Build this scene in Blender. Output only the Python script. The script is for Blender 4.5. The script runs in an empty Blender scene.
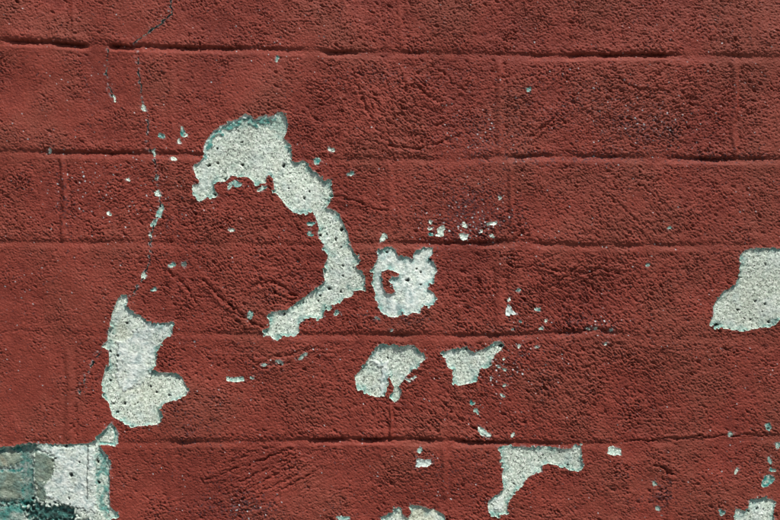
import bpy, math
import numpy as np

# ------------------------------------------------------------------ units
# the wall face is laid out in "wall units" of 1.25 mm: u runs right, v runs down
PX = 0.00125
UC, VC, ZC = 390.0, 260.0, 1.15          # this point of the wall is 1.15 m above the ground
rng = np.random.RandomState(11)
scene = bpy.context.scene
col = scene.collection

# ------------------------------------------------------------------ noise tiles (periodic, 1024 units)
TN = 2048
TS = 0.5
fy = np.fft.fftfreq(TN, TS)[:, None]
fx = np.fft.rfftfreq(TN, TS)[None, :]

def tile(wl, bw=0.6, ang=0.0, stretch=1.0, seed=0):
    """band-passed noise of wavelength wl; stretched along direction ang (degrees, clockwise in u,v)"""
    r = np.random.RandomState(seed)
    w = r.standard_normal((TN, TN)).astype(np.float32)
    a = math.radians(ang)
    fa = (fx * math.cos(a) + fy * math.sin(a)) * stretch
    fb = (-fx * math.sin(a) + fy * math.cos(a))
    f = np.sqrt(fa * fa + fb * fb) + 1e-9
    spec = np.exp(-(np.log(f * wl) / bw) ** 2)
    spec[0, 0] = 0
    t = np.fft.irfft2(np.fft.rfft2(w) * spec, s=(TN, TN)).astype(np.float32)
    return t / t.std()

def samp(t, u, v):
    x = (u / TS) % TN
    y = (v / TS) % TN
    x0 = np.floor(x).astype(np.int32); y0 = np.floor(y).astype(np.int32)
    ax = (x - x0).astype(np.float32); ay = (y - y0).astype(np.float32)
    x0 %= TN; y0 %= TN
    x1 = (x0 + 1) % TN; y1 = (y0 + 1) % TN
    return ((t[y0, x0] * (1 - ax) + t[y0, x1] * ax) * (1 - ay)
            + (t[y1, x0] * (1 - ax) + t[y1, x1] * ax) * ay)

def sstep(a, b, x):
    t = np.clip((x - a) / (b - a), 0, 1)
    return t * t * (3 - 2 * t)

# ------------------------------------------------------------------ grid
STEP = 0.65
def axis(lo, hi, far_lo, far_hi, g=1.013):
    a = list(np.arange(lo, hi + 1e-6, STEP))
    s, x = STEP, a[-1]
    while x < far_hi:
        s *= g; x += s; a.append(min(x, far_hi))
    s, x, b = STEP, lo, []
    while x > far_lo:
        s *= g; x -= s; b.append(max(x, far_lo))
    return np.array(b[::-1] + a)
U1 = axis(-24, 804, -1500, 2300)
V1 = axis(-24, 544, -840, VC + ZC / PX + 12)
NU, NV = len(U1), len(V1)
U, V = np.meshgrid(U1, V1)
U = U.ravel().astype(np.float64); V = V.ravel().astype(np.float64)
cell = np.maximum.outer(np.gradient(V1), np.gradient(U1)).ravel()
fine = np.clip((4.5 - cell) / 2.5, 0, 1).astype(np.float32)

# ------------------------------------------------------------------ distance helpers
def poly_sd(P, u, v):
    P = np.asarray(P, float)
    d = np.full(u.shape, 1e9); ins = np.zeros(u.shape, bool)
    for i in range(len(P)):
        (x0, y0), (x1, y1) = P[i], P[(i + 1) % len(P)]
        ex, ey = x1 - x0, y1 - y0
        L = ex * ex + ey * ey + 1e-12
        t = np.clip(((u - x0) * ex + (v - y0) * ey) / L, 0, 1)
        d = np.minimum(d, (u - x0 - t * ex) ** 2 + (v - y0 - t * ey) ** 2)
        c = (y0 > v) != (y1 > v)
        if abs(ey) > 1e-9:
            ins ^= c & (u < x0 + (v - y0) * ex / ey)
    d = np.sqrt(d)
    return np.where(ins, -d, d)

def line_d(P, u, v):
    P = np.asarray(P, float)
    d = np.full(u.shape, 1e9)
    for i in range(len(P) - 1):
        (x0, y0), (x1, y1) = P[i], P[i + 1]
        ex, ey = x1 - x0, y1 - y0
        L = ex * ex + ey * ey + 1e-12
        t = np.clip(((u - x0) * ex + (v - y0) * ey) / L, 0, 1)
        d = np.minimum(d, (u - x0 - t * ex) ** 2 + (v - y0 - t * ey) ** 2)
    return np.sqrt(d)

def near(P, m):
    P = np.asarray(P, float)
    i0, i1 = np.searchsorted(U1, [P[:, 0].min() - m, P[:, 0].max() + m])
    j0, j1 = np.searchsorted(V1, [P[:, 1].min() - m, P[:, 1].max() + m])
    jj, ii = np.meshgrid(np.arange(j0, j1), np.arange(i0, i1), indexing='ij')
    return (jj * NU + ii).ravel()

def blob(cx, cy, rx, ry, ang=0.0):
    a = math.radians(ang); c, s = math.cos(a), math.sin(a)
    du, dv = U - cx, V - cy
    x = (du * c + dv * s) / rx; y = (-du * s + dv * c) / ry
    return np.exp(-(x * x + y * y)).astype(np.float32)

# ------------------------------------------------------------------ bare places traced from the wall
A = [(192.7,167),(200.4,161.5),(205,157),(203.6,150),(204.2,146),(206.5,140),(213.5,130.8),(222,125.4),(231,121.5),(236.5,119.2),(242.7,116.2),(248.8,114.6),(252.7,117.7),(255,120),(260.4,116.6),(265,116.2),(274.2,115.4),(277.3,112.3),(283.5,112.3),(286.5,117),(287.8,124.6),(286.5,131.5),(283.5,137.7),(288,143),(291.5,147.7),(291.2,153.8),(291.5,160.8),(297.3,162.3),(302.7,160),(307.3,163),(308,167),(315.8,171.5),(319.6,175.4),(323.5,180.8),(328,179.2),(332,180),(331.2,185.4),(332.7,193),(331.2,199.2),(326.5,207),(331.2,209.2),(335.8,210.8),(340.4,216.2),(343.5,224),(348,233.5),(349.6,242.7),(354.2,252),(361.2,260.4),(358,264.2),(355.4,266),(357.3,268.8),(363,272),(365.5,278.8),(365,290.4),(359.6,290.4),(353.5,291.2),(352,297.3),(344.2,298),(339.6,302.7),(331.5,305.3),(330.4,311),(327.3,311),(325.8,307.3),(324.2,312.7),(322.7,317.3),(318,319.2),(308,317.3),(301,322),(298.8,326.5),(299.6,331),(295.8,335.8),(288.8,336.5),(282.7,335.8),(278,340),(272.7,338.8),(270.4,335),(264.2,335.8),(263.5,329.6),(269.6,327.3),(268.8,322),(268,315.8),(270.4,312),(279.6,311.2),(287.3,309.6),(295,303.5),(305.8,296.5),(313.5,289.6),(321.2,284.2),(325,281),(323.5,274),(324.5,269.6),(325.8,262.7),(328,256.5),(326.5,252),(322,250.4),(322.7,247.3),(324.2,244.2),(320.4,239.6),(318,235),(318.8,227.3),(317,221),(315.8,217.7),(312.7,211.5),(305,213.8),(294.2,213),(286.5,206),(280.4,197.7),(273.5,190.8),(274.2,185.4),(273,177.7),(268.8,174.8),(265.8,178.5),(265.8,182.3),(258.8,185.4),(254.2,184.6),(252.7,180.8),(248,177),(237.3,176.2),(231.2,175.4),(228,179.2),(225,181.5),(217.3,181.8),(213.5,184.6),(214.2,189.2),(218,194.6),(215,197.7),(208,197.7),(199.6,201.8),(194.2,197.7),(192,189.2),(192.7,184.6),(198.8,183.8),(199.6,180.8),(195.8,176.2),(195,172.3)]
B = [(376.2,251.5),(380.8,248.5),(391.5,246.5),(396.2,250.8),(398.5,256.2),(407,256.6),(413,258.5),(413.8,253.8),(419.2,249.2),(425.4,247),(432.3,247.7),(433,253),(430,258.6),(433.8,260.8),(435.4,265.4),(437.4,270.8),(434.6,275.4),(433.8,280.8),(429.2,284.6),(427.7,289.2),(433.8,293),(436.5,299.2),(433.8,304.6),(428.5,305.8),(423.8,304.6),(421.5,307.7),(419.2,313),(413,312.3),(407,315.4),(402.3,313),(397.7,317),(391.5,317),(383,313.8),(378.5,307),(377.7,301.5),(374.6,298.5),(375.4,293),(372.3,284.6),(373,276),(370.8,270),(374.6,265.4),(377.7,258.5)]
BH = [(381.5,271.5),(388.5,269.2),(394.6,271.5),(399.5,273.8),(397.7,277),(392.3,276.2),(390,280.8),(392.3,286),(395.8,291.5),(391.5,293.8),(386,293),(383,287.7),(381.5,280)]
C = [(126.5,294.5),(128,298.8),(127.3,305),(132.7,312),(142.7,318),(151.2,322.7),(162,323.5),(169.6,322),(174.2,322),(172.7,329.6),(171.2,335),(164.2,338.8),(160.4,345),(157.3,351),(155.8,360.4),(155.8,365.4),(152,370),(158.8,372.3),(168,372.6),(177.3,373.8),(182.7,377.7),(185,383.8),(189.6,390),(186.5,394.6),(177.3,399.2),(169.6,401.5),(162.7,403.8),(160.4,408.5),(163.5,414.6),(162,420.8),(157.3,424.6),(146.5,425.4),(128.8,427),(120.4,420.8),(112.7,417),(110.4,410),(108.8,402.3),(103.5,397.7),(101.2,383.8),(103.5,374.6),(105,368.5),(108.8,363.8),(108.8,353),(108,350),(101.2,346.5),(107.3,340.4),(108,329.6),(110.4,325),(112,314.2),(115,306.5),(118,298.8),(122.7,294.5)]
D = [(0,447),(15.4,445.4),(21.5,443.4),(30.8,442.8),(46,443.8),(64.6,444.3),(80,443.8),(87.7,443.4),(93,442),(97.7,435.8),(104.6,429.6),(110.8,422.7),(116.2,428),(118.5,434.2),(118.2,443.5),(114.6,446.5),(107.7,445),(99.2,445),(102.3,449.6),(107.7,455.8),(110.8,462.7),(109.2,472),(110,482.7),(109.2,492),(110,506),(114.6,511),(118.5,511.5),(118.5,517),(112.3,518.5),(107.7,523),(108,536),(98,552),(60,560),(20,556),(-40,562),(-70,540),(-78,500),(-70,470),(-50,450),(-20,447)]
E = [(378.5,345),(383,343.5),(387.7,345.8),(393.8,344.5),(400,346.5),(406,345),(414.6,345),(418.5,350.4),(423.8,353.5),(425.8,358.8),(420,363.5),(419.2,368),(412.3,371.2),(406.2,375.8),(403,381),(398.5,386.5),(401.5,392),(399.2,399.6),(394.6,402.4),(390,398),(393,392),(394.6,387.3),(391.5,382.7),(390,376.5),(387.7,377.3),(389.2,384.2),(386,390.4),(384.6,395.8),(378.5,397.8),(368.5,395),(357,388.8),(354.6,376.5),(360,371),(367,361),(372.3,352)]
F = [(440.8,353),(449.2,350),(455.4,348.5),(466.2,347),(469.2,350),(473.8,352.3),(481.5,350),(487.7,347),(495.4,341.5),(500.8,340.8),(503.8,345.4),(501.5,350),(495.4,353.8),(492.3,360),(491.5,366),(486,367.7),(480,368.5),(478.5,376),(475.4,382.3),(467.7,383.8),(458.5,385.4),(452.3,383),(452.3,376),(453,370),(447.7,367),(445.4,360),(444.6,357.7)]
G = [(805,249),(783,248.4),(765,248),(749.2,248.8),(743.8,251),(740,255.8),(739.2,272.7),(737,282),(730,288.8),(724.6,290.4),(717.7,298.8),(713,308),(713,316),(709.2,324.6),(713.8,327.7),(724.6,328.5),(733.8,330),(744.6,331.8),(752.3,329.2),(760,327.7),(770.8,327),(777,323),(781,318),(790,316),(800,309),(808,308),(816,290),(822,274),(814,258)]
H = [(498,447.7),(505.8,445.8),(516.5,446.5),(529,447.7),(542.7,446.5),(552,447.4),(564.2,449.2),(572,448.5),(575,445.4),(581.2,445.8),(582,453.8),(582,460.8),(584.2,464.6),(581.2,470.8),(575,471.5),(567.3,469.2),(556.5,465.4),(547.3,463.8),(542,466),(542.7,471.5),(535,473.8),(528.8,477),(525,481.5),(522.7,486),(515,492.3),(511.2,498.5),(508,503),(507.3,509),(508,513.8),(498,517),(489.6,515.4),(488,507.7),(488,501.5),(492,497),(498.8,494.6),(502.7,490.8),(503.5,484.6),(502,477),(502.7,469.2),(500.4,461.5),(501,453.8)]
I = [(380,518),(388,515),(392,513),(393,509),(398.5,507.5),(401.5,510),(403,516),(408,519),(411,514),(409,508),(410,505.5),(417.7,506),(428.5,508.5),(437.7,511.5),(443.8,515.4),(446,522),(440,533),(420,538),(398,534),(384,526)]
J = [(735.4,508.5),(740,509),(745.4,511.5),(748.5,506),(749.2,500),(755.4,497.7),(764.6,497),(770.8,499.2),(776.2,501.5),(773.8,507.7),(773,515.4),(774.6,520),(771,530),(760,538),(742,537),(734,524),(734.4,514)]
K = [(415.5,467.5),(416.5,460),(418.5,458),(424,459.5),(431,459),(431.5,463),(427,467),(421,466.5)]
L = [(478,427),(482,427.5),(486,431),(491,435),(489,438.5),(485,436),(481,435),(478,431)]
M = [(508,304.5),(511,307),(513,311),(517,314),(511,315),(506,316),(506,309)]
N = [(226.5,377),(234,377.6),(243.5,376.5),(244.5,381),(238,382),(231,381.5),(226.5,380.8)]
O = [(437,229.5),(440.5,226),(444,225),(445,229),(443.5,231),(444,235.5),(441,237),(437.5,236),(434.5,236),(438,233)]
Q = [(459,234),(464,233),(469,234.5),(467,239),(463.5,240.5),(460.5,238)]

big = [  # name, polygon, hole, white skim, teal amount, label
    ('bare_patch', A, None, 'long curved bare concrete patch, shaped like an arm hanging down'),
    ('bare_patch', B, BH, 'round bare concrete patch with a red island left inside it'),
    ('bare_patch', C, None, 'bare concrete patch at the left with a pointed horn on top'),
    ('bare_patch', D, None, 'bare corner showing white mortar and old stones'),
    ('bare_patch', E, None, 'bare concrete patch with a thin dripping tail'),
    ('bare_patch', F, None, 'small bare concrete patch with a raised right arm'),
    ('bare_patch', G, None, 'grey bare concrete patch at the right edge'),
    ('bare_patch', H, None, 'hooked bare concrete patch ending in a round blob'),
    ('bare_patch', I, None, 'cream bare patch at the bottom edge'),
    ('bare_patch', J, None, 'greenish bare patch in the bottom right corner'),
    ('paint_chip', K, None, ('tc', .03, 1.25)),
    ('paint_chip', L, None, ('tc', 0.30, 1.15)), ('paint_chip', M, None, ('tc', 0.05, 1.15)), ('paint_chip', N, None, ('tc', 0.45, 1.15)),
    ('paint_chip', O, None, ('tc', 0.08, 1.15)), ('paint_chip', Q, None, ('tc', 0.12, 1.15)),
]
# u, v, half width, half height, angle, teal 0..1, brightness
chips = [(331.5,149.5,2.8,2.3,0,.15,1),(277.5,58.5,1.8,2.6,0,.6,.8),(529,89,1.8,2.6,0,.8,.6),(231.4,230,2.5,1.7,0,0,1.1),
 (317,160.6,4,2.4,5,.8,.6),(350.8,173.6,2.6,2.2,0,.6,.8),(230,185.8,2.4,3,10,.4,.9),(236.8,183.8,4.4,3.2,0,.7,.7),(262.5,188.4,4,1.8,-15,.4,.8),
 (310.6,223.5,3.2,2.2,0,.8,.6),(310,234,3.2,2.1,0,.8,.6),(491.5,223.5,5,1.7,-22,.2,1),(464.6,225,1.9,2.9,0,.1,1),(430.8,222.6,1.7,1.6,0,.1,1),
 (430,228.5,1.7,1.4,0,.1,1),(430.8,234.6,2.3,1.8,0,.8,.5),(492,236,2.4,1.6,0,.3,.7),(481.5,230.8,1.5,1.2,0,.2,.8),(500,197.7,1.9,1.5,0,.3,.7),
 (508.9,299.7,1.7,3.2,0,.05,1.1),(518.5,290,3.5,1.8,5,.6,.5),(538.5,310,3,2.3,10,.7,.6),(546,321,1.8,1.6,0,.1,1),(541.5,328.5,2.5,1.9,20,.5,.7),
 (520,321,1.8,1.5,0,.5,.5),(513,329,1.4,1.3,0,.4,.6),(519,346,2,1.8,0,.1,.9),(537,347,2.1,1.7,0,.3,.6),(503.8,359,1.6,1.3,0,.1,1),
 (499,366.5,2,2,0,.4,.7),(504.6,369.7,2.2,1.7,30,.4,.7),(491,378.5,1.5,1.4,0,.3,.8),(504.6,385,2.5,1.4,0,.5,.7),(503,395.8,2.6,2.2,0,.4,.8),
 (472,403,2.2,2.4,40,.7,.3),(476.5,411,3.2,1.8,35,.5,.5),(513,434.6,1.3,2.6,10,.2,.9),(420,450,1.8,2.8,0,.5,.6),(408,380,2.8,1.2,40,.2,.9),(413.5,378,2.4,1.4,-30,.2,.9),
 (614,451.2,6,4.4,8,.35,.95),(730.6,434.4,3,1.8,0,.4,.8),(768.3,426.6,2.2,4.6,-5,.6,.7),(778,445.3,3,2.6,0,.5,.8),(769.6,460.3,1.8,3.4,0,.6,.7),
 (772.2,470,3.1,1.9,0,.9,.5),(767.5,481,6.8,4.6,-15,1,.6),(721.6,512.3,2.3,3.4,0,.9,.5),(737,470.7,1.3,2.8,25,.2,.7),(658,508,2.2,2,0,.4,.6),(655,483.7,1.8,2.5,0,.4,.5),
 (587.8,328.8,1.9,1.6,0,.3,.7),(595.6,328.8,1.8,1.5,0,.2,.9),(611,330,2.4,1.5,0,.4,.6),(605.5,343.6,2,1.7,0,.2,.8),(669.6,227.4,1.8,1.4,0,.7,.7),
 (648,264.7,2.6,1.4,0,.4,.5),(250.8,315,3.6,3,30,.6,.5),(279.4,361.8,4,1.7,8,.3,.8),(302.8,356,5,1.5,-30,.4,.6),(264.6,364.7,3,1.2,10,.4,.6),
 (252,378,1.6,1.4,0,.4,.6),(336.6,313,2.6,2.3,0,.5,.4),(377,318.4,2,1.3,0,.3,.7),(392,330,2,1.2,0,.3,.7),(50,151,1.2,2.8,0,.2,.8),
 (128,179.4,2.2,1.3,0,0,1),(109,213.6,2,1.7,0,.1,1),(173.5,159,2.8,1.8,0,.1,1),(161.5,135.7,3,2.4,0,.8,.6),(182.6,132,2.2,4.2,-20,.9,.6),
 (186,135.4,1.6,1.5,0,0,1.1),(179.2,141.7,1.5,2.8,10,.1,.9),(114.3,98,1.1,3,-20,.1,1),(383.3,237.5,4.4,3.2,-35,.25,1),(343,518,6,2.6,0,.5,.8),
 (144,108.5,1.7,4,-35,.1,.9),(154,152,1.8,3.6,10,.4,.9),(157,178,1.0,3,10,.3,.6),(158,193,2.3,4,-30,.15,1),
 (160,212,2.4,6.6,12,.6,.8),(154.5,222.5,2,5,25,.5,.9),(150.5,236,1.4,2.4,-10,.3,.7),(144,275.5,2,4,25,.3,.95),
 (172,265,2.8,2.6,0,.6,.3),(184,264,2.2,2.4,0,.4,.3),(153.7,289.5,3,1.9,0,.7,.4)]
for (cx, cy, rx, ry, an, teal, br) in chips:
    a = math.radians(an); P = []
    k0 = rng.uniform(0, 6.28)
    if cx > 490 and 280 < cy < 400: rx, ry = rx * .78 - .1, ry * .78 - .1
    for k in range(14):
        t = 2 * math.pi * k / 14
        w = 1 + 0.25 * math.sin(2 * t + k0) + .14 * math.sin(3 * t + 2 * k0) + rng.uniform(-.22, .22)
        x, y = (rx + .25) * w * math.cos(t), (ry + .25) * w * math.sin(t)
        P.append((cx + x * math.cos(a) - y * math.sin(a), cy + x * math.sin(a) + y * math.cos(a)))
    big.append(('paint_chip', P, None, ('tc', min(1.0, teal * 1.35 if teal > .35 else teal * .8), min(1.2, br * 1.2 if teal < .5 else .8 + .3 * br))))

cracks = [  # path, width, label
    ([(173,-60),(173,-20),(171.3,0),(171,13),(168,18),(163,22),(158,26),(153,29.5),(148,33),(141,38),(134,42.5)], 1.5, 'open crack stepping down from the top'),
    ([(108,50),(107,56),(106.2,64),(106,74),(108,84),(110.5,92),(113,96.5)], 1.1, 'hairline crack'),
    ([(138.8,49),(138.5,60),(139,72),(140.5,84),(142,95),(143.5,104)], 1.0, 'hairline crack'),
    ([(146,111),(148,116),(148.3,126),(148.2,138),(149,149),(154,153),(156,165),(156.2,178),(158,192),(160.8,203),(160,213),(154,225),(150.8,236),(151,252),(148,265),(143.5,277),(137,289),(131.5,296)], 0.9, 'long crack running down to the horned bare patch'),
    ([(101,350),(94,361),(86,376),(79,394)], 1.0, 'hairline crack'),
]

# ------------------------------------------------------------------ joints of the blockwork
joints = [  # (u, v, strength)
    [(-1500,38,.7),(0,39,1),(60,42,1),(82,43.5,.9),(92,44,.25),(108,44,.25),(114,44,1),(140,45,1),(175,46,.75),(200,46,.5),(250,47,.5),(300,49,.55),(345,51,.7),(365,51,.4),(400,51,.4),(480,52,.3),(540,54,.6),(600,53.5,.9),(660,53,.95),(690,54,.5),(780,56,.45),(2300,60,.6)],
    [(-1500,150,.5),(0,150.5,.4),(60,151,.5),(110,151.5,.65),(150,152,.6),(200,153,.45),(300,157,.2),(400,158,.22),(440,158,.35),(490,156,.45),(560,154,.55),(600,155.5,.5),(720,157.5,.6),(780,158,.5),(2300,160,.6)],
    [(-1500,240,.5),(0,240.5,.3),(60,241,.35),(130,241,.3),(200,242,.2),(300,243,.2),(400,241.5,.35),(445,242,.6),(500,241,.55),(520,240,.4),(545,243,.55),(600,244,.45),(690,244,.4),(720,243,.2),(2300,242,.6)],
    [(-1500,335,.5),(0,333,.1),(60,333,.12),(170,330,.15),(200,332,.35),(300,333,.3),(400,333.5,.5),(440,334,.55),(520,333.5,.5),(585,330,.5),(612,331,.35),(650,336,.12),(780,335,.15),(2300,335,.6)],
    [(-1500,441,.5),(0,441,.2),(120,441,.25),(200,440,.45),(250,440,.25),(280,440,.3),(320,438.5,.9),(390,438,1),(440,439.5,.75),(500,441.5,.6),(560,442.5,.5),(625,441.5,.3),(700,437.5,.3),(775,435,.3),(2300,436,.6)],
]
for n in range(1, 9):
    joints.append([(-1500, 441+100*n, .6), (2300, 441+100*n, .6)])
for n in range(1, 9):
    joints.append([(-1500, 38-100*n, .6), (2300, 40-100*n, .6)])
# u, v0, v1, strength, width
vj = [(73,-60,38,.35,6),(400,-60,46,.25,6),(752,-60,48,.2,6),(172,52,150,.22,7),(500,60,154,.5,7),(735,60,155,.5,7),(63,156,240,.75,6),(171,160,240,.3,9),
      (390,160,240,.35,7),(511,165,232,.45,5),(170,246,330,.3,9),(392,250,330,.15,9),(500,252,330,.55,9),(70,350,442,.5,8),(391,404,438,.8,4),(172,446,560,.3,9),(445,446,500,.4,7),(670,445,540,.4,7)]
for n in range(-6, 8):
    for k, c in enumerate((63, 226)):
        for m in range(-8, 8):
            v0 = 50 + 98 * m
            uu = c + 326 * n
            if m % 2 == k and not (-40 < uu < 820 and -60 < v0 < 540):
                vj.append((uu, v0, v0 + 92, .5, 7))

# ------------------------------------------------------------------ height of the painted face (wall units, + is out)
n_big = samp(tile(150, .5, seed=1), U, V)
n_mid = samp(tile(46, .5, seed=2), U, V)
n_sm = samp(tile(15, .5, seed=3), U, V)
n_g1 = samp(tile(4.7, .5, 8, 1.6, seed=4), U, V)
n_g2 = samp(tile(3.3, .45, 12, 1.5, seed=5), U, V)
n_g3 = samp(tile(2.35, .4, seed=6), U, V)
n_d1 = samp(tile(3.6, .45, 46, 3.0, seed=7), U, V)     # trowel strokes falling to the right
n_d2 = samp(tile(4.2, .45, -30, 3.4, seed=8), U, V)    # strokes rising to the right
n_w = samp(tile(10, .5, seed=9), U, V)
n_w2 = samp(tile(24, .5, seed=10), U, V)

def frac_noise(seed, wl):
    return samp(tile(wl, .5, seed=seed), U, V)

n_reg = samp(tile(85, .6, seed=61), U, V)
h = 1.0 * n_big + 0.2 * n_mid

jh = np.zeros(U.shape, np.float32)            # depth of the joints
jl_mask = np.zeros(U.shape, np.float32)       # smooth mortar ledge
jd_mask = np.zeros(U.shape, np.float32)
wob = 0.3 * n_g2 + 0.3 * n_g1 + .3 * n_mid + .15 * n_w2
for J_ in joints:
    J_ = np.array(J_, float)
    lo, hi = J_[:, 1].min() - 20, J_[:, 1].max() + 24
    j0, j1 = np.searchsorted(V1, [lo, hi])
    sl = slice(j0 * NU, j1 * NU)
    u, v = U[sl], V[sl]
    yc = np.interp(u, J_[:, 0], J_[:, 1]); s = np.interp(u, J_[:, 0], J_[:, 2])
    s = s * np.clip(1 + .22 * n_mid[sl] + .12 * n_reg[sl] + .08 * n_g1[sl], .3, 1.5)
    d = v - yc - wob[sl] * .8 * (1 - sstep(2, 8, v - yc))
    sw = np.clip(1 - s, 0, 1)
    top = sstep(0, 1, (d + 1.1 + 3.0 * sw) / (1.6 + 5.5 * sw))
    led = np.clip((7.3 - d + .25*n_w2[sl]) / 5.4, 0, 1)
    prof = top * led
    dj = 3.6 * s ** 1.25 * prof + 3.2 * np.clip(s - .45, 0, 1) * 1.6 * np.exp(-((d - .6) / .8) ** 2)
    h[sl] -= dj; jh[sl] += dj
    # upper block bellies out slightly above the joint
    h[sl] += .8 * s ** 1.5 * np.exp(-((d + 5) / 4.0) ** 2)
    jl_mask[sl] = np.maximum(jl_mask[sl], np.clip(s * 2.2, 0, 1) * sstep(0, 2, d) * (1 - sstep(8, 11, d)))
    jd_mask[sl] = np.maximum(jd_mask[sl], np.clip(s, 0, 1) * np.exp(-((d - .6) / 1.4) ** 2))
for (uc, v0, v1, s, w) in vj:
    P = [(uc, v0), (uc, v1)]
    ix = near(P, 20)
    if len(ix) == 0: continue
    u, v = U[ix], V[ix]
    d = u - uc - .9 * n_mid[ix] - .25 * n_w[ix]
    win = sstep(v0 - 3, v0 + 6, v) * (1 - sstep(v1 - 6, v1 + 3, v))
    h[ix] += 2.6 * s * np.exp(-(d / (w * .42)) ** 2) * win
    h[ix] -= s * (1.7 * np.exp(-((d - .75 * w) / 2.0) ** 2) + 1.2 * np.exp(-((d + .75 * w) / 2.4) ** 2)) * win * np.clip(.6 + .6 * n_sm[ix], 0, 1.5)
    jl_mask[ix] = np.maximum(jl_mask[ix], 1.2 * np.clip(s * 1.4, 0, 1) * np.exp(-(d / (w * .55)) ** 2) * win)

# how strongly each stroke direction shows, place by place
wd1 = np.clip(.25 + .8*blob(440,415,75,40) + .9*blob(560,320,110,50) + .5*blob(330,415,60,40) + .7*blob(650,230,110,40) + .6*blob(480,310,60,40)
      + .5*blob(620,390,90,50) + .4*blob(250,270,60,40) + .6*blob(395,110,50,40), 0, 1)
wd2 = np.clip(.1 + 1.0*blob(270,478,60,34) + .5*blob(650,100,90,40) + .4*blob(300,355,60,25) + .5*blob(130,200,60,50), 0, 1)
rough = np.clip(.80 + .09*n_mid + .10*n_reg + .3*blob(400,110,100,50) + .35*blob(560,300,120,60) + .35*blob(260,280,80,45) + .3*blob(600,390,120,50) + .35*blob(640,110,110,50) + .35*blob(200,200,50,40)
       - .4*blob(30,390,90,70) - .4*blob(60,95,130,50) - .3*blob(30,285,90,40) - .25*blob(250,80,70,26) - .2*blob(100,20,120,30) - .35*blob(160,480,50,30) - .3*blob(330,480,40,24) - .15*blob(700,400,90,40), .3, 1.5)
bill = lambda n: 0.8 - np.abs(n)
grain = (0.10*n_g1 + .14*bill(n_g1 + .35*n_g3) + .15*n_g2 + .17*bill(n_g2) + .20*n_g3
         + 0)*(1 - .45*np.maximum(wd1, wd2)) + wd1*(.46*bill(n_d1) + .12*n_d1) + wd2*(.55*bill(n_d2) + .15*n_d2) + .12*n_sm
# pock holes
n_p = samp(tile(3.8, .5, seed=21), U, V)
pk = np.clip(-1.75 + .35*n_mid + .35*(rough-1) - n_p - .0, 0, 1.2)
n_k = samp(tile(8, .55, 25, 1.8, seed=23), U, V)
crease = np.exp(-((n_k + .3*n_g2) / .26) ** 2) * np.clip(.06 + .5*samp(tile(26, .7, seed=24), U, V), 0, 1.1)
n_k2 = samp(tile(5.5, .5, -15, 1.8, seed=25), U, V)
crease += .8 * np.exp(-((n_k2 + .3*n_g2) / .28) ** 2) * np.clip(.04 + .5*samp(tile(20, .7, seed=26), U, V), 0, 1.1)
grain = grain - 1.05 * crease - 1.7 * np.clip(pk, 0, 1)
n_p2 = samp(tile(7, .5, 30, 2.0, seed=22), U, V)
grain = grain - 1.7 * np.clip(-1.75 - n_p2 + .3*(rough-1), 0, 1)
amp = rough * np.clip(1 - .6 * jl_mask, .25, 1) * fine
h = h + 1.2 * amp * grain

# trowel and finger grooves that can be told apart
grooves = [([(363,98),(366,106),(370,116),(376,127),(384,138),(392,146)],1.5,1.0),([(413,82),(419,88),(427,95),(434,100),(443,102)],1.6,1.3),
 ([(432,65),(444,74),(455,84),(463,91)],1.3,.8),([(390,146),(402,149.5),(420,147),(436,144),(458,137)],1.4,1.2),([(374,92),(378,107),(385,119),(396,127)],1.4,.9),
 ([(388,82),(392,100),(402,116),(420,127),(440,124),(458,112)],1.6,.6),([(402,75),(406,92),(418,106),(436,112),(452,104),(462,96)],1.4,.6),([(352,70),(356,85),(363,98)],1.4,.7),
 ([(557,114),(548,124),(530,137)],1.2,1.1),([(445,243.5),(470,242),(505,240.5)],1.0,.9),([(514,242),(519,236),(525,232)],1.8,1.3),
 ([(203,282),(212,288),(222,297),(235,309),(246,318),(263,327)],1.6,1.5),([(255,286),(268,281),(276,283),(286,290),(298,294)],1.7,1.5),([(270,292),(283,297),(296,298)],1.4,1),
 ([(543,267),(556,271),(572,271),(588,273),(601,268),(615,272)],1.3,1.2),([(292,449),(270,457),(250,465),(222,474),(205,481)],1.2,1.1),([(286,459),(262,471),(235,484)],1.1,.8),
 ([(302,464),(272,477),(240,493)],1.1,.8),([(298,474),(272,488),(250,500)],1.1,.7),([(322,468),(300,479),(285,488)],1.1,.9),([(276,446),(248,455),(228,462)],1,.7),
 ([(655,466),(663,468),(668,472),(676,473)],1.6,1.5),([(625,441.5),(660,439.5),(700,437),(740,436),(775,434.5)],.9,1.0),([(586,329.5),(600,331),(613,331.5)],1.4,1.5),
 ([(258,362),(275,358),(295,353),(318,348)],1.3,1.0),([(246,358),(262,367),(290,363)],1.2,.9),([(330,195),(345,198),(362,203)],1.3,1.3),([(362,203),(376,209),(392,213)],1.2,.9),([(462,420),(475,428),(486,440)],1.2,.8),
 ([(420,405),(432,414),(446,424)],1,.8),([(436,398),(452,411),(468,424)],1,.8),([(540,262),(522,268),(505,270)],1.1,.6),([(560,282),(572,272),(582,262)],1.2,.8),
 ([(165,270),(178,278),(190,292),(196,304)],1.5,1),([(0,333),(24,331),(44,331)],1.2,.35),([(640,185),(655,196),(672,212)],1.2,.8),([(600,190),(618,204),(640,224)],1.2,.7),
 ([(66,446),(71,428),(76,405)],1.2,.7),([(690,80),(704,95),(716,108)],1.2,.5),([(610,70),(628,84),(644,90)],1.6,.9),([(645,84),(660,74),(668,68)],1.6,.8)]
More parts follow.
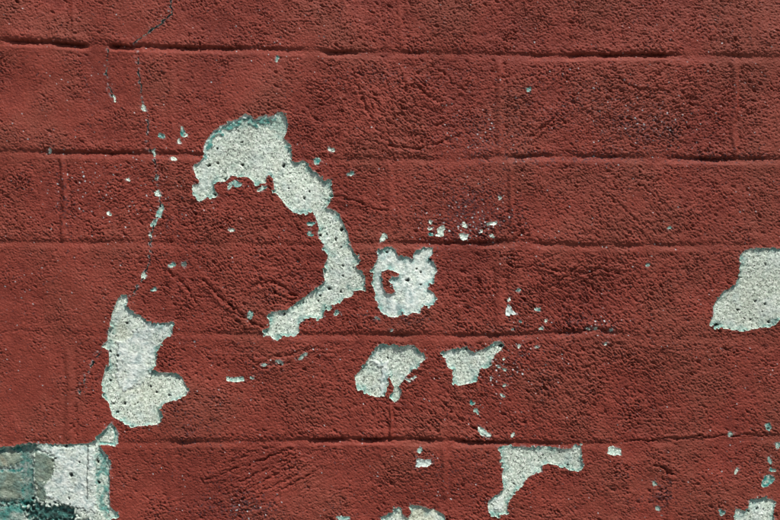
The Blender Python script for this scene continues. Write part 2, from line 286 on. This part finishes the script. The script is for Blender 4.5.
for P, w, dep in grooves:
    ix = near(P, 12)
    d = line_d(P, U[ix] + .8*n_w[ix] + .5*n_g1[ix], V[ix] + .9*n_w2[ix] + .5*n_g2[ix])
    h[ix] -= dep * 1.7 * np.exp(-(d / (w * .72)) ** 2) * np.clip(.65 + .55*n_sm[ix] + .45*n_g1[ix], 0, 1.7)
    h[ix] += dep * .45 * np.exp(-((d - 2.6*w) / (1.6*w)) ** 2)

h_paint = h.copy()

# ------------------------------------------------------------------ bare places: signed distance, label, colour masks
sd = np.full(U.shape, 60.0)
lab = np.full(U.shape, -1, np.int32)
teal = np.zeros(U.shape, np.float32)
bright = np.ones(U.shape, np.float32)
thick = np.full(U.shape, 1.1, np.float32)
n_e1 = samp(tile(6.5, .5, seed=31), U, V)
n_e2 = samp(tile(3.4, .45, seed=32), U, V)
for k, (nm, P, hole, info) in enumerate(big):
    ix = near(P, 14)
    u, v = U[ix], V[ix]
    s = poly_sd(P, u, v)
    if hole is not None:
        s = np.maximum(s, -poly_sd(hole, u, v))
    na = .68 if nm == 'bare_patch' else .25
    if k == 3: na = .45
    s = s + na * np.clip(.75 + .5*n_w2[ix] + .3*n_sm[ix], .15, 1.7) * (.8 * n_e1[ix] + .35 * n_e2[ix] + .25*n_w[ix])
    upd = s < sd[ix]
    sd[ix] = np.where(upd, s, sd[ix]); lab[ix] = np.where(upd, k, lab[ix])
    if isinstance(info, tuple):
        teal[ix] = np.where(upd & (s < 1.5), info[1], teal[ix]); bright[ix] = np.where(upd & (s < 1.5), info[2], bright[ix])
        thick[ix] = np.where(upd, .45, thick[ix])
NBIG = len(big)
for k, (P, w, lb) in enumerate(cracks):
    ix = near(P, 10)
    s = line_d(P, U[ix] + .55*n_e1[ix], V[ix] + .5*n_w[ix]) - .5 * w * np.clip(1 + .3*n_sm[ix] + .15*n_e1[ix], .6, 1.7)
    upd = s < sd[ix]
    sd[ix] = np.where(upd, s, sd[ix]); lab[ix] = np.where(upd, NBIG + k, lab[ix])
is_crack = lab >= NBIG

# snap grid points that lie close to an edge onto it, so edges are not stepped
g2 = sd.reshape(NV, NU)
gv, gu = np.gradient(g2, V1, U1)
gu, gv = gu.ravel(), gv.ravel()
gl = np.maximum(gu * gu + gv * gv, .3)
m = (np.abs(sd) < .48 * STEP) & (cell < STEP * 1.2)
U2, V2 = U.copy(), V.copy()
U2[m] -= np.clip(sd[m] * gu[m] / gl[m], -.3, .3); V2[m] -= np.clip(sd[m] * gv[m] / gl[m], -.3, .3)
sd[m] = 0.0
inside = sd < 0

# ------------------------------------------------------------------ bare concrete height
dep_in = np.clip(-sd, 0, 60)
n_c1 = samp(tile(7, .6, seed=41), U, V)
n_c2 = samp(tile(3.0, .5, seed=42), U, V)
base_s = 1.3 * n_big + .4 * n_mid * .6
hc = h_paint + .85 * jh - 1.2 * amp * grain - thick - .25 * np.minimum(dep_in, 4) * .5 + .11 * n_c1 + .09 * n_c2
dirt = np.zeros(U.shape, np.float32)
skim = np.zeros(U.shape, np.float32)
warm = np.zeros(U.shape, np.float32)

# teal tint of the edge shadows, painted into the concrete colour
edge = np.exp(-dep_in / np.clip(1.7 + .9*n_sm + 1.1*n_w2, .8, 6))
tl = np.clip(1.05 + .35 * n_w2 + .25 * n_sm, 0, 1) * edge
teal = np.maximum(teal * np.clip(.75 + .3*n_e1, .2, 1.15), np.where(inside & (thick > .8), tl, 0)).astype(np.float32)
# general blotches
skim += np.clip(.5 * n_mid + .35 * n_sm, 0, 1) * .5

def region(P, soft=1.2, rag=.9):
    ix = near(P, 10)
    s = poly_sd(P, U[ix], V[ix]) + rag * n_e1[ix] + rag * .5 * n_e2[ix]
    return ix, 1 - sstep(-soft, soft, s), s

# older render shelf on the arm-shaped patch's upper left rim, its teal shade painted in
ix = near([(198, 108), (276, 152)], 4)
sh = (sd[ix] > -6.6 - 1.2*n_w[ix]) & (sd[ix] < 0) & (V[ix] < 152 - .42*(U[ix]-203)) & (U[ix] < 276)
i2 = ix[sh]
hc[i2] = h_paint[i2] - 1.2*amp[i2]*grain[i2] - 1.0 + .25*n_c1[i2]
teal[i2] = np.where(sd[i2] > -1.7, .05, np.clip(.85 + .2*n_e1[i2], .3, 1)); skim[i2] = np.where(sd[i2] > -1.7, 1.0, skim[i2])
ix, w, s = region([(248,117),(262,120),(282,116),(288,124),(284,134),(262,126),(246,128),(232,128)], 1.5)
teal[ix] = np.maximum(teal[ix], w * .35)

# thin white skim coats
for P, r in [([(140,322),(133,333),(131,339),(117,342),(116,380),(122,392),(140,385),(150,372),(157,345),(168,330),(165,325),(150,322)], .7),
             ([(371,361),(388,362),(388.5,376),(386,392),(380,398),(380,382),(381,368),(375,364)], 1.0),
             ([(494,498),(503,498),(505,508),(498,513),(493,506)], .7),
             ([(33,447),(87,447),(97,447),(96,512),(70,508),(44,496),(40,483),(50,481),(55,466),(53,455),(40,449)], .8),
             ([(374,250),(436,250),(436,315),(376,315)], 0), ([(414,457),(434,457),(434,468),(414,469)], 0), ([(504,302),(518,302),(518,317),(504,317)], 0)]:
    ix, w, s = region(P)
    skim[ix] = np.maximum(skim[ix], w * np.clip((.85 if r < 1 else 1.15) + .2*n_w2[ix] + .12*n_c1[ix], 0, 1.2)); hc[ix] += r * w
    edge_line = np.exp(-(s / .8) ** 2) * (r > .5)
    dirt[ix] = np.maximum(dirt[ix], .45 * edge_line * np.clip(.4 + .6*n_w2[ix], 0, 1))
warm += 1.0*blob(425,516,26,14) + .35*blob(145,395,30,30) + .5*blob(122,332,9,12) + .25*blob(385,388,20,12) + .3*blob(755,300,30,30)
bright *= (1 - .12*blob(755,295,60,50) - .14*blob(545,457,45,12))

# the corner: stones bedded in dark green mortar
st = [[(-8,454),(3,452.5),(12,451),(20,454),(22,461),(15,466),(4,468),(-8,468)], [(-8,472),(6,471),(14,473),(20.5,472),(21.5,486),(20,499),(9,501),(-8,500)],
      [(33,455),(36,452),(44,453.5),(55,460),(54,470),(50,481),(43,484),(46,494),(44,504),(37,500),(34,486)],
      [(-44,452),(-16,453),(-15,470),(-30,472),(-46,470)], [(-50,476),(-15,475),(-15,500),(-50,501)]]
mortar = [(-60,450),(0,449),(14,446.5),(34,444.5),(38,450),(33,456),(33,484),(36,500),(30,507),(-60,507)]
stone_id = np.full(U.shape, -1, np.int32)
ix, w, s = region(mortar, 2.6, .8)
teal[ix] = np.maximum(teal[ix], w * np.clip(.85 + .06*n_c1[ix] + .16*n_sm[ix] + .2*n_w2[ix], .3, 1.1)); bright[ix] *= 1 - .35*w; hc[ix] -= 2.2*w; skim[ix] *= 1-w
for k, P in enumerate(st):
    ix, w, s = region(P, 2.2, .7)
    hc[ix] += (1.3 if k != 2 else .2) * w + .25*n_sm[ix]*w
    teal[ix] = teal[ix]*(1 - w) + w*np.clip(.25 + .3*n_sm[ix] + .25*n_w2[ix], 0, .8)*.7; skim[ix] *= 1 - .95*w
    stone_id[ix] = np.where((s < 0) & (sd[ix] < -1), k, stone_id[ix])
ix, w, s = region([(-60,466.5),(4,466),(25,464),(31,468),(24,471),(4,471),(-60,471)], 1.2, 1.6)
skim[ix] = np.maximum(skim[ix], .75*w); teal[ix] *= 1 - .6*w
ix, w, s = region([(94,450),(99,448),(106,456),(109,466),(107.5,500),(108,520),(104,522),(97,505),(95.5,480),(94,462)], 1.5)
teal[ix] = np.maximum(teal[ix], w * np.clip(.5 + .3*n_sm[ix] + .15*n_c1[ix], .1, .9)); hc[ix] -= .6*w; skim[ix] *= 1-.8*w
ix, w, s = region([(24,512),(31,502),(38,504),(46,508),(62,506),(72,508),(75,516),(70,528),(40,524),(26,520)], 2.0, 1.6)
dirt[ix] = np.maximum(dirt[ix], w*np.clip(.35+.4*n_c1[ix],0,.8)); hc[ix] -= 2.6*w; teal[ix] = np.maximum(teal[ix], .95*w); skim[ix] *= 1-w; bright[ix] *= 1 - .35*w
ix, w, s = region([(-60,505),(24,504),(40,520),(90,522),(92,560),(-60,560)], 3.0, 2)
teal[ix] = np.maximum(teal[ix], w*np.clip(.75+.3*n_w2[ix]+.2*n_sm[ix],0,1)); skim[ix] *= 1-.7*w; bright[ix] *= 1 - .25*w; hc[ix] -= 1.6*w
ix = near([(87.6,446),(87,500)], 5)
d = line_d([(87.7,446),(87.4,466),(86.8,482),(86.6,500)], U[ix]+.3*n_e1[ix], V[ix])
dirt[ix] = np.maximum(dirt[ix], .8*np.exp(-(d/.6)**2)); hc[ix] -= 1.4*np.exp(-(d/.6)**2)
# raised rim round the little triangular piece above the corner
ix = near([(98,424),(120,446)], 2)
d = line_d([(113.5,427),(114.8,436),(113.6,444.5),(99,443)], U[ix]+.4*n_e1[ix], V[ix])
teal[ix] = np.maximum(teal[ix], .9*np.exp(-(d/1.0)**2)*(sd[ix]<0)); hc[ix] -= .9*np.exp(-(d/1.0)**2)

# pores
pores = [(208.5,165.3,2.1,1.5),(217.3,163,1.3,1.2),(242.3,164.5,1.9,1.5),(283.4,165.5,1.4,2.5),(217,148.5,1,.9),(242,142,1.4,.8),(304,198,1.2,1.4),(290,173.3,1.1,.8),(289,188,.8,.8),(341.6,229.6,1.9,2.5),
 (336,239.2,1.1,2),(327,234.5,1.4,1),(319.8,235.3,1.2,1.6),(329,288.8,2.2,2),(284.5,314,1.5,1.3),(318,301,1,1),(341,292,1.2,1),(320,296,1,1.2),(343,276,1,1),(303,303,1,1.2),(109.5,381,1.5,1.2),(124,404,1.3,1.3),(137,403,1,.9),
 (117,412.5,1.2,1.5),(156,392.3,1.2,1.4),(169.5,395.5,1.3,1.1),(126.5,323,1.3,1.2),(113,404,.9,.9),(150,387,.9,.9),(407.5,280.5,1.5,1.7),(416.3,269,1.1,.9),(431,259,2,1.3),(387,252,1.2,1),(421,272,1,1.3),(501,346,2,1.9),
 (71,475.5,1.9,2.4),(65.5,446.2,1.6,1),(55.5,458.5,1.3,1.2),(68.5,499,1,1),(77,509,1,1),(79.5,462.5,.9,.9),(97,462,1.6,2),(98.5,483,1.5,1.4),(716.5,325,2.2,1.5),(755,301,1.2,1),(765,304.5,1.2,1.5),(769,322,1.7,1.5),(765.5,264,1.2,1),(728,290,1,.8),(738,310,.9,.9),
 (514,484.3,1.3,1.2),(568,465.5,1,.8),(560,453,.8,.8),(543,456,.8,.8),(757,508.5,1,.8),(763,509.5,.9,.7),(225.5,179,1.3,1.6),(269.5,176.5,1.6,1),(466,349,1.6,1.2),(215,194.6,1,1.2)]
for k in range(260):                    # small random pores, wherever concrete shows
    pores.append((rng.uniform(-10, 790), rng.uniform(100, 530), *( [.3 + 1.0*rng.rand()**3]*2 )))
for (cx, cy, rx, ry) in pores:
    ix = near([(cx, cy)], 8)
    q = ((U[ix]-cx+.45*n_e1[ix])/(.76*rx))**2 + ((V[ix]-cy+.4*n_e2[ix])/(.74*ry))**2
    e = np.exp(-q**1.5 * .8) if False else np.exp(-q*q*.5)
    hc[ix] -= 2.6*e*min(rx, 1.6); dirt[ix] = np.maximum(dirt[ix], e)

# ------------------------------------------------------------------ cracks
hk = h_paint - 2.6 - .6*n_c1
# lip of paint lifting along the edges
lip = np.exp(-np.clip(sd, 0, 60)/2.4) * np.clip(.15 + .8*n_w2 + .3*n_sm, 0, 1.8) * (thick > .8) * (~is_crack) * (lab >= 0)
chip_or_patch = np.where(lab >= 0, 1, 0)
h_paint = h_paint + .7 * lip
hz = np.where(inside, np.where(is_crack, hk, hc), h_paint)

# ------------------------------------------------------------------ masks of the paint: grime caught in hollows, pale scuffs
n_s1 = samp(tile(3.6, .45, seed=51), U, V)
n_s2 = samp(tile(4.2, .5, seed=52), U, V)
gden = np.clip(.08 + .55*blob(650,125,60,28) + .5*blob(480,140,50,36) + .75*blob(470,215,52,28) + .65*blob(244,508,48,20) + .4*blob(196,420,34,34) + .4*blob(455,470,40,24) + .45*blob(595,325,30,14)
       + .5*blob(735,157,80,7) + .5*blob(580,158,60,7) + .4*blob(390,75,60,12) + .35*blob(565,100,50,30) + .35*blob(64,200,14,40) + .3*blob(280,285,40,20) + .35*blob(520,345,60,60) + .3*blob(180,215,30,40)
       + .4*blob(400,320,40,8) + .5*blob(660,495,30,16) + .25*blob(280,355,50,14) + .16*n_mid*.6, 0, 1)
grime = np.clip((gden*1.3 + .42*n_s1 + .2*n_w - .85) * 1.8, 0, 1)
sden = (.12*blob(100,190,80,40) + .21*blob(470,222,48,24) + .2*blob(246,508,30,12) + .12*blob(640,120,60,30) + .16*blob(505,370,30,40) + .08*blob(20,290,30,30) + .1*blob(300,360,40,10)
        + .1*blob(480,140,40,30) + .12*blob(600,325,30,14) + .1*blob(275,40,30,20) + .05*blob(380,320,40,14) + .05*blob(430,470,40,40) + .06*blob(590,160,60,8))
scuff = np.clip((n_s2 + 7.0*sden - 2.75) * 2.6, 0, 1) * fine
edge_wear = np.exp(-np.clip(sd, 0, 60)/1.0) * np.clip(.9*n_e1 - .5, 0, 1) * (lab >= 0)
scuff = np.clip(scuff + .5*edge_wear, 0, 1)
fade = np.clip(.08 + .5*sstep(380, 760, U) + .3*n_big + .25*n_reg + .1*n_w2, 0, 1)
tone = n_big*.5 + n_mid*.2 + .25*n_sm + .2*n_w2

# ------------------------------------------------------------------ geometry
X = (U2 - UC) * PX
Z = ZC - (V2 - VC) * PX
Y = -hz * PX
# outer border of the sheet turns back to give the wall its thickness
bj = np.zeros((NV, NU), bool); bj[0] = bj[-1] = True; bj[:, 0] = bj[:, -1] = True
Y[bj.ravel()] = 0.20
POS = np.stack([X, Y, Z], 1).astype(np.float32)
jj, ii = np.meshgrid(np.arange(NV - 1), np.arange(NU - 1), indexing='ij')
q0 = (jj * NU + ii).ravel()
QUADS = np.stack([q0, q0 + NU, q0 + NU + 1, q0 + 1], 1)      # faces -y (towards the viewer)
qi = inside[QUADS]
ql = np.where(qi, lab[QUADS], -1).max(1)
has = qi.any(1)
FL = np.where(has, ql, -1)
qs = stone_id[QUADS]
is_stone = (qs >= 0).all(1) & (FL == 3)

attrs = {'teal': teal, 'bright': bright, 'dirt': dirt, 'skim': np.clip(skim, 0, 1.2), 'warm': np.clip(warm, 0, 1), 'grime': grime, 'scuff': scuff, 'fade': fade, 'tone': tone}

def build(name, sel, mat, parent, names, label=None):
    q = QUADS[sel]
    vid, inv = np.unique(q, return_inverse=True)
    inv = inv.reshape(q.shape)
    me = bpy.data.meshes.new(name)
    nf = len(q)
    me.vertices.add(len(vid)); me.vertices.foreach_set('co', POS[vid].ravel())
    me.loops.add(nf * 4); me.loops.foreach_set('vertex_index', inv.astype(np.int32).ravel())
    me.polygons.add(nf); me.polygons.foreach_set('loop_start', np.arange(0, nf * 4, 4, dtype=np.int32))
    me.update(calc_edges=True)
    me.polygons.foreach_set('use_smooth', np.ones(nf, bool))
    for an in names:
        a = me.attributes.new(an, 'FLOAT', 'POINT')
        a.data.foreach_set('value', np.asarray(attrs[an], np.float32)[vid])
    me.materials.append(mat)
    ob = bpy.data.objects.new(name, me)
    col.objects.link(ob)
    if parent is not None: ob.parent = parent
    if label: ob['label'] = label
    return ob

# ------------------------------------------------------------------ materials
class NT:
    def __init__(s, name):
        s.m = bpy.data.materials.new(name); s.m.use_nodes = True
        s.t = s.m.node_tree; s.b = s.t.nodes['Principled BSDF']
    def n(s, kind, **kw):
        x = s.t.nodes.new(kind)
        for k, v in kw.items(): setattr(x, k, v)
        return x
    def set(s, sock, v):
        if isinstance(v, bpy.types.NodeSocket): s.t.links.new(v, sock)
        else: sock.default_value = v
    def attr(s, nm): return s.n('ShaderNodeAttribute', attribute_name=nm).outputs['Fac']
    def math(s, op, a, b=0.0, c=0.0, clamp=False):
        x = s.n('ShaderNodeMath', operation=op, use_clamp=clamp)
        s.set(x.inputs[0], a); s.set(x.inputs[1], b); s.set(x.inputs[2], c); return x.outputs[0]
    def mix(s, f, a, b, mode='MIX'):
        x = s.n('ShaderNodeMix', data_type='RGBA', blend_type=mode)
        s.set(x.inputs[0], f)
        for k, v in ((6, a), (7, b)):
            if isinstance(v, tuple): v = (*v, 1) if len(v) == 3 else v
            s.set(x.inputs[k], v)
        return x.outputs[2]
    def coord(s): return s.n('ShaderNodeTexCoord').outputs['Object']
    def noise(s, scale, detail=2.0, rough=.5):
        x = s.n('ShaderNodeTexNoise'); s.set(x.inputs['Vector'], s.coord()); x.inputs['Scale'].default_value = scale
        x.inputs['Detail'].default_value = detail; x.inputs['Roughness'].default_value = rough; return x.outputs['Fac']
    def vor(s, scale, feature='F1'):
        x = s.n('ShaderNodeTexVoronoi', feature=feature); s.set(x.inputs['Vector'], s.coord()); x.inputs['Scale'].default_value = scale; return x
    def ramp(s, fac, stops, interp='LINEAR'):
        x = s.n('ShaderNodeValToRGB'); x.color_ramp.interpolation = interp
        e = x.color_ramp.elements
        while len(e) < len(stops): e.new(.5)
        for k, (p, c) in enumerate(stops): e[k].position = p; e[k].color = (*c, 1)
        s.set(x.inputs[0], fac); return x.outputs[0]
    def bump(s, hgt, dist, strength=1.0, prev=None):
        x = s.n('ShaderNodeBump'); s.set(x.inputs['Height'], hgt); x.inputs['Distance'].default_value = dist; x.inputs['Strength'].default_value = strength
        if prev is not None: s.set(x.inputs['Normal'], prev)
        return x.outputs[0]

RED = (0.213, 0.0385, 0.0245)
def paint_material():
    m = NT('red_masonry_paint')
    t = m.math('MULTIPLY_ADD', m.attr('tone'), .32, .5)
    c = m.ramp(t, [(0.05, (0.160, 0.027, 0.018)), (.5, RED), (.95, (0.25, 0.050, 0.033))])
    c = m.mix(m.math('MULTIPLY', m.math('SUBTRACT', m.noise(420, 3, .6), .42), 1.2, clamp=True), c, (0.275, 0.064, 0.042))
    c = m.mix(m.math('MULTIPLY', m.math('SUBTRACT', .46, m.noise(560, 3, .65)), 3.2, clamp=True), c, (0.060, 0.012, 0.011))
    c = m.mix(m.math('MULTIPLY', m.attr('fade'), .55, clamp=True), c, (0.165, 0.045, 0.028))
    c = m.mix(m.math('MULTIPLY', m.attr('grime'), .7), c, (0.030, 0.022, 0.028))
    c = m.mix(m.attr('scuff'), c, (0.52, 0.55, 0.55))
    m.set(m.b.inputs['Base Color'], c)
    m.set(m.b.inputs['Roughness'], m.math('MULTIPLY_ADD', m.noise(300, 2), .25, .42))
    m.b.inputs['Specular IOR Level'].default_value = .16
    b = m.bump(m.noise(380, 4, .6), .0011, 1.0)
    b = m.bump(m.noise(900, 2, .6), .0005, 1.0, b)
    m.set(m.b.inputs['Normal'], b)
    return m.m

def concrete_material(name='bare_concrete', dark=1.0, crack=False):
    m = NT(name)
    v1 = m.vor(520); sep = m.n('ShaderNodeSeparateColor'); m.set(sep.inputs[0], v1.outputs['Color'])
    c = m.ramp(sep.outputs[0], [(0, (.12, .145, .132)), (.08, (.34, .39, .345)), (.2, (.44, .495, .44)), (.5, (.52, .575, .51)), (.8, (.61, .665, .595)), (1, (.78, .82, .75))])
    v2 = m.vor(760); sep2 = m.n('ShaderNodeSeparateColor'); m.set(sep2.inputs[0], v2.outputs['Color'])
    c2 = m.ramp(sep2.outputs[1], [(0, (.03, .038, .036)), (.055, (.12, .135, .125)), (.11, (.40, .42, .38)), (.5, (.56, .58, .53)), (1, (.75, .75, .71))])
    c = m.mix(m.math('LESS_THAN', sep2.outputs[1], .11), c, c2)
    c = m.mix(m.math('GREATER_THAN', sep2.outputs[1], .86), c, (.86, .86, .82))
    c = m.mix(m.math('MULTIPLY', m.math('SUBTRACT', m.noise(60, 4, .6), .45), 1.6, clamp=True), c, (.47, .46, .40))
    c = m.mix(m.math('MULTIPLY', m.attr('warm'), .45), c, (.52, .47, .33))
    sk = m.ramp(m.noise(130, 6, .7), [(0.40, (.30, .37, .385)), (.465, (.50, .56, .57)), (.53, (.72, .745, .75)), (.64, (.84, .84, .82))])
    c = m.mix(m.math('MULTIPLY', m.attr('skim'), .72, clamp=True), c, sk)
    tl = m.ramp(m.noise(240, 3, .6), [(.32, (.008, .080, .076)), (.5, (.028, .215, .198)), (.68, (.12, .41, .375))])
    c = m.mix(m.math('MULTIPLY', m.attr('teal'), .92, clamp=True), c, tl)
    c = m.mix(m.math('MULTIPLY', m.attr('dirt'), .95, clamp=True), c, (.018, .022, .022))
    br = m.n('ShaderNodeCombineColor')
    for k in range(3): m.set(br.inputs[k], m.math('MULTIPLY', m.attr('bright'), dark * (.91, .96, .90)[k]))
    c = m.mix(1.0, c, br.outputs[0], 'MULTIPLY')
    if crack:
        c = m.mix(m.math('MULTIPLY', m.math('SUBTRACT', m.noise(170, 3, .6), .42), 5, clamp=True), (.05, .05, .052), c)
    m.set(m.b.inputs['Base Color'], c)
    m.b.inputs['Roughness'].default_value = .88; m.b.inputs['Specular IOR Level'].default_value = .3
    b = m.bump(m.noise(420, 4, .65), .00035, 1.0)
    b = m.bump(v2.outputs['Distance'], .0002, .7, b)
    m.set(m.b.inputs['Normal'], b)
    return m.m

def stone_material():
    m = NT('olive_stone')
    c = m.ramp(m.noise(120, 5, .65), [(.3, (.085, .125, .098)), (.45, (.175, .225, .165)), (.6, (.26, .305, .235)), (.75, (.43, .47, .40))])
    c = m.mix(m.math('MULTIPLY', m.math('SUBTRACT', m.noise(45, 3, .6), .58), 3, clamp=True), c, (.30, .21, .12))
    c = m.mix(m.math('MULTIPLY', m.math('SUBTRACT', m.noise(700, 2, .6), .55), 3, clamp=True), c, (.07, .08, .07))
    c = m.mix(m.math('MULTIPLY', m.attr('teal'), .9, clamp=True), c, m.ramp(m.noise(280, 3, .6), [(.35, (.02, .085, .078)), (.65, (.17, .30, .27))]))
    m.set(m.b.inputs['Base Color'], c); m.b.inputs['Roughness'].default_value = .85
    m.set(m.b.inputs['Normal'], m.bump(m.noise(420, 4, .65), .0011, 1.0))
    return m.m

def ground_material():
    m = NT('pavement_concrete')
    c = m.ramp(m.noise(6, 6, .6), [(.3, (.14, .135, .125)), (.7, (.24, .235, .22))])
    c = m.mix(m.math('MULTIPLY', m.math('SUBTRACT', m.noise(160, 3, .6), .5), 2, clamp=True), c, (.30, .29, .27))
    m.set(m.b.inputs['Base Color'], c); m.b.inputs['Roughness'].default_value = .9
    m.set(m.b.inputs['Normal'], m.bump(m.noise(200, 4, .6), .002, 1.0))
    return m.m

MP, MC, MK, MS = paint_material(), concrete_material(), concrete_material('crack_filling', .6, True), stone_material()

# ------------------------------------------------------------------ objects
wall = bpy.data.objects.new('painted_block_wall', None)
wall.location = (0, 0, 0); col.objects.link(wall)
wall['label'] = 'red painted concrete block wall with peeling paint, pale bare patches and cracks'
wall['category'] = 'wall'
wall['kind'] = 'thing'
build('paint_coat', FL == -1, MP, wall, ['grime', 'scuff', 'tone', 'fade'])
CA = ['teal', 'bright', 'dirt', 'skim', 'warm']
for k, (nm, P, hole, info) in enumerate(big):
    sel = (FL == k)
    if k == 3: sel &= ~is_stone
    if not sel.any(): continue
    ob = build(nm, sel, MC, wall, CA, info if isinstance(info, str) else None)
    if k == 3:
        for q in range(len(st)):
            s2 = is_stone & (qs.max(1) == q)
            if s2.any(): build('exposed_stone', s2, MS, ob, ['teal'], None)
for k, (P, w, lb) in enumerate(cracks):
    sel = FL == NBIG + k
    if sel.any(): build('crack', sel, MK, wall, CA, None)

# the ground in front of the wall
me = bpy.data.meshes.new('pavement')
R = 300.0
me.from_pydata([(-R, -R, 0), (R, -R, 0), (R, R, 0), (-R, R, 0)], [], [(0, 1, 2, 3)])
me.materials.append(ground_material())
g = bpy.data.objects.new('pavement', me); col.objects.link(g); g['kind'] = 'structure'

# ------------------------------------------------------------------ light
SUN_EL, SUN_AZ = math.radians(62), math.radians(34)    # azimuth: to the right of the wall's normal
d = np.array([math.sin(SUN_AZ) * math.cos(SUN_EL), -math.cos(SUN_AZ) * math.cos(SUN_EL), math.sin(SUN_EL)])
sl = bpy.data.lights.new('sun', 'SUN'); sl.energy = 4.8; sl.angle = math.radians(1.5); sl.color = (1.0, .97, .93)
so = bpy.data.objects.new('sun', sl); col.objects.link(so)
from mathutils import Vector
so.rotation_euler = Vector(d).to_track_quat('Z', 'Y').to_euler()
w = bpy.data.worlds.new('World'); scene.world = w; w.use_nodes = True
nt = w.node_tree
sky = nt.nodes.new('ShaderNodeTexSky'); sky.sky_type = 'NISHITA'; sky.sun_disc = False
sky.sun_elevation = SUN_EL; sky.sun_rotation = math.atan2(d[0], d[1])
bg = nt.nodes['Background']; bg.inputs['Strength'].default_value = .05
nt.links.new(sky.outputs[0], bg.inputs['Color'])

# ------------------------------------------------------------------ camera
cam = bpy.data.cameras.new('camera'); cam.lens = 50; cam.sensor_width = 36
co = bpy.data.objects.new('camera', cam); col.objects.link(co)
co.location = (0, -780 * PX * 50 / 36, ZC); co.rotation_euler = (math.pi / 2, 0, 0)
cam.clip_start = .05; cam.clip_end = 1000
scene.camera = co
vs = scene.view_settings
vs.view_transform = 'Standard'; vs.look = 'None'; vs.gamma = 1; vs.use_curve_mapping = False; vs.exposure = 0.34
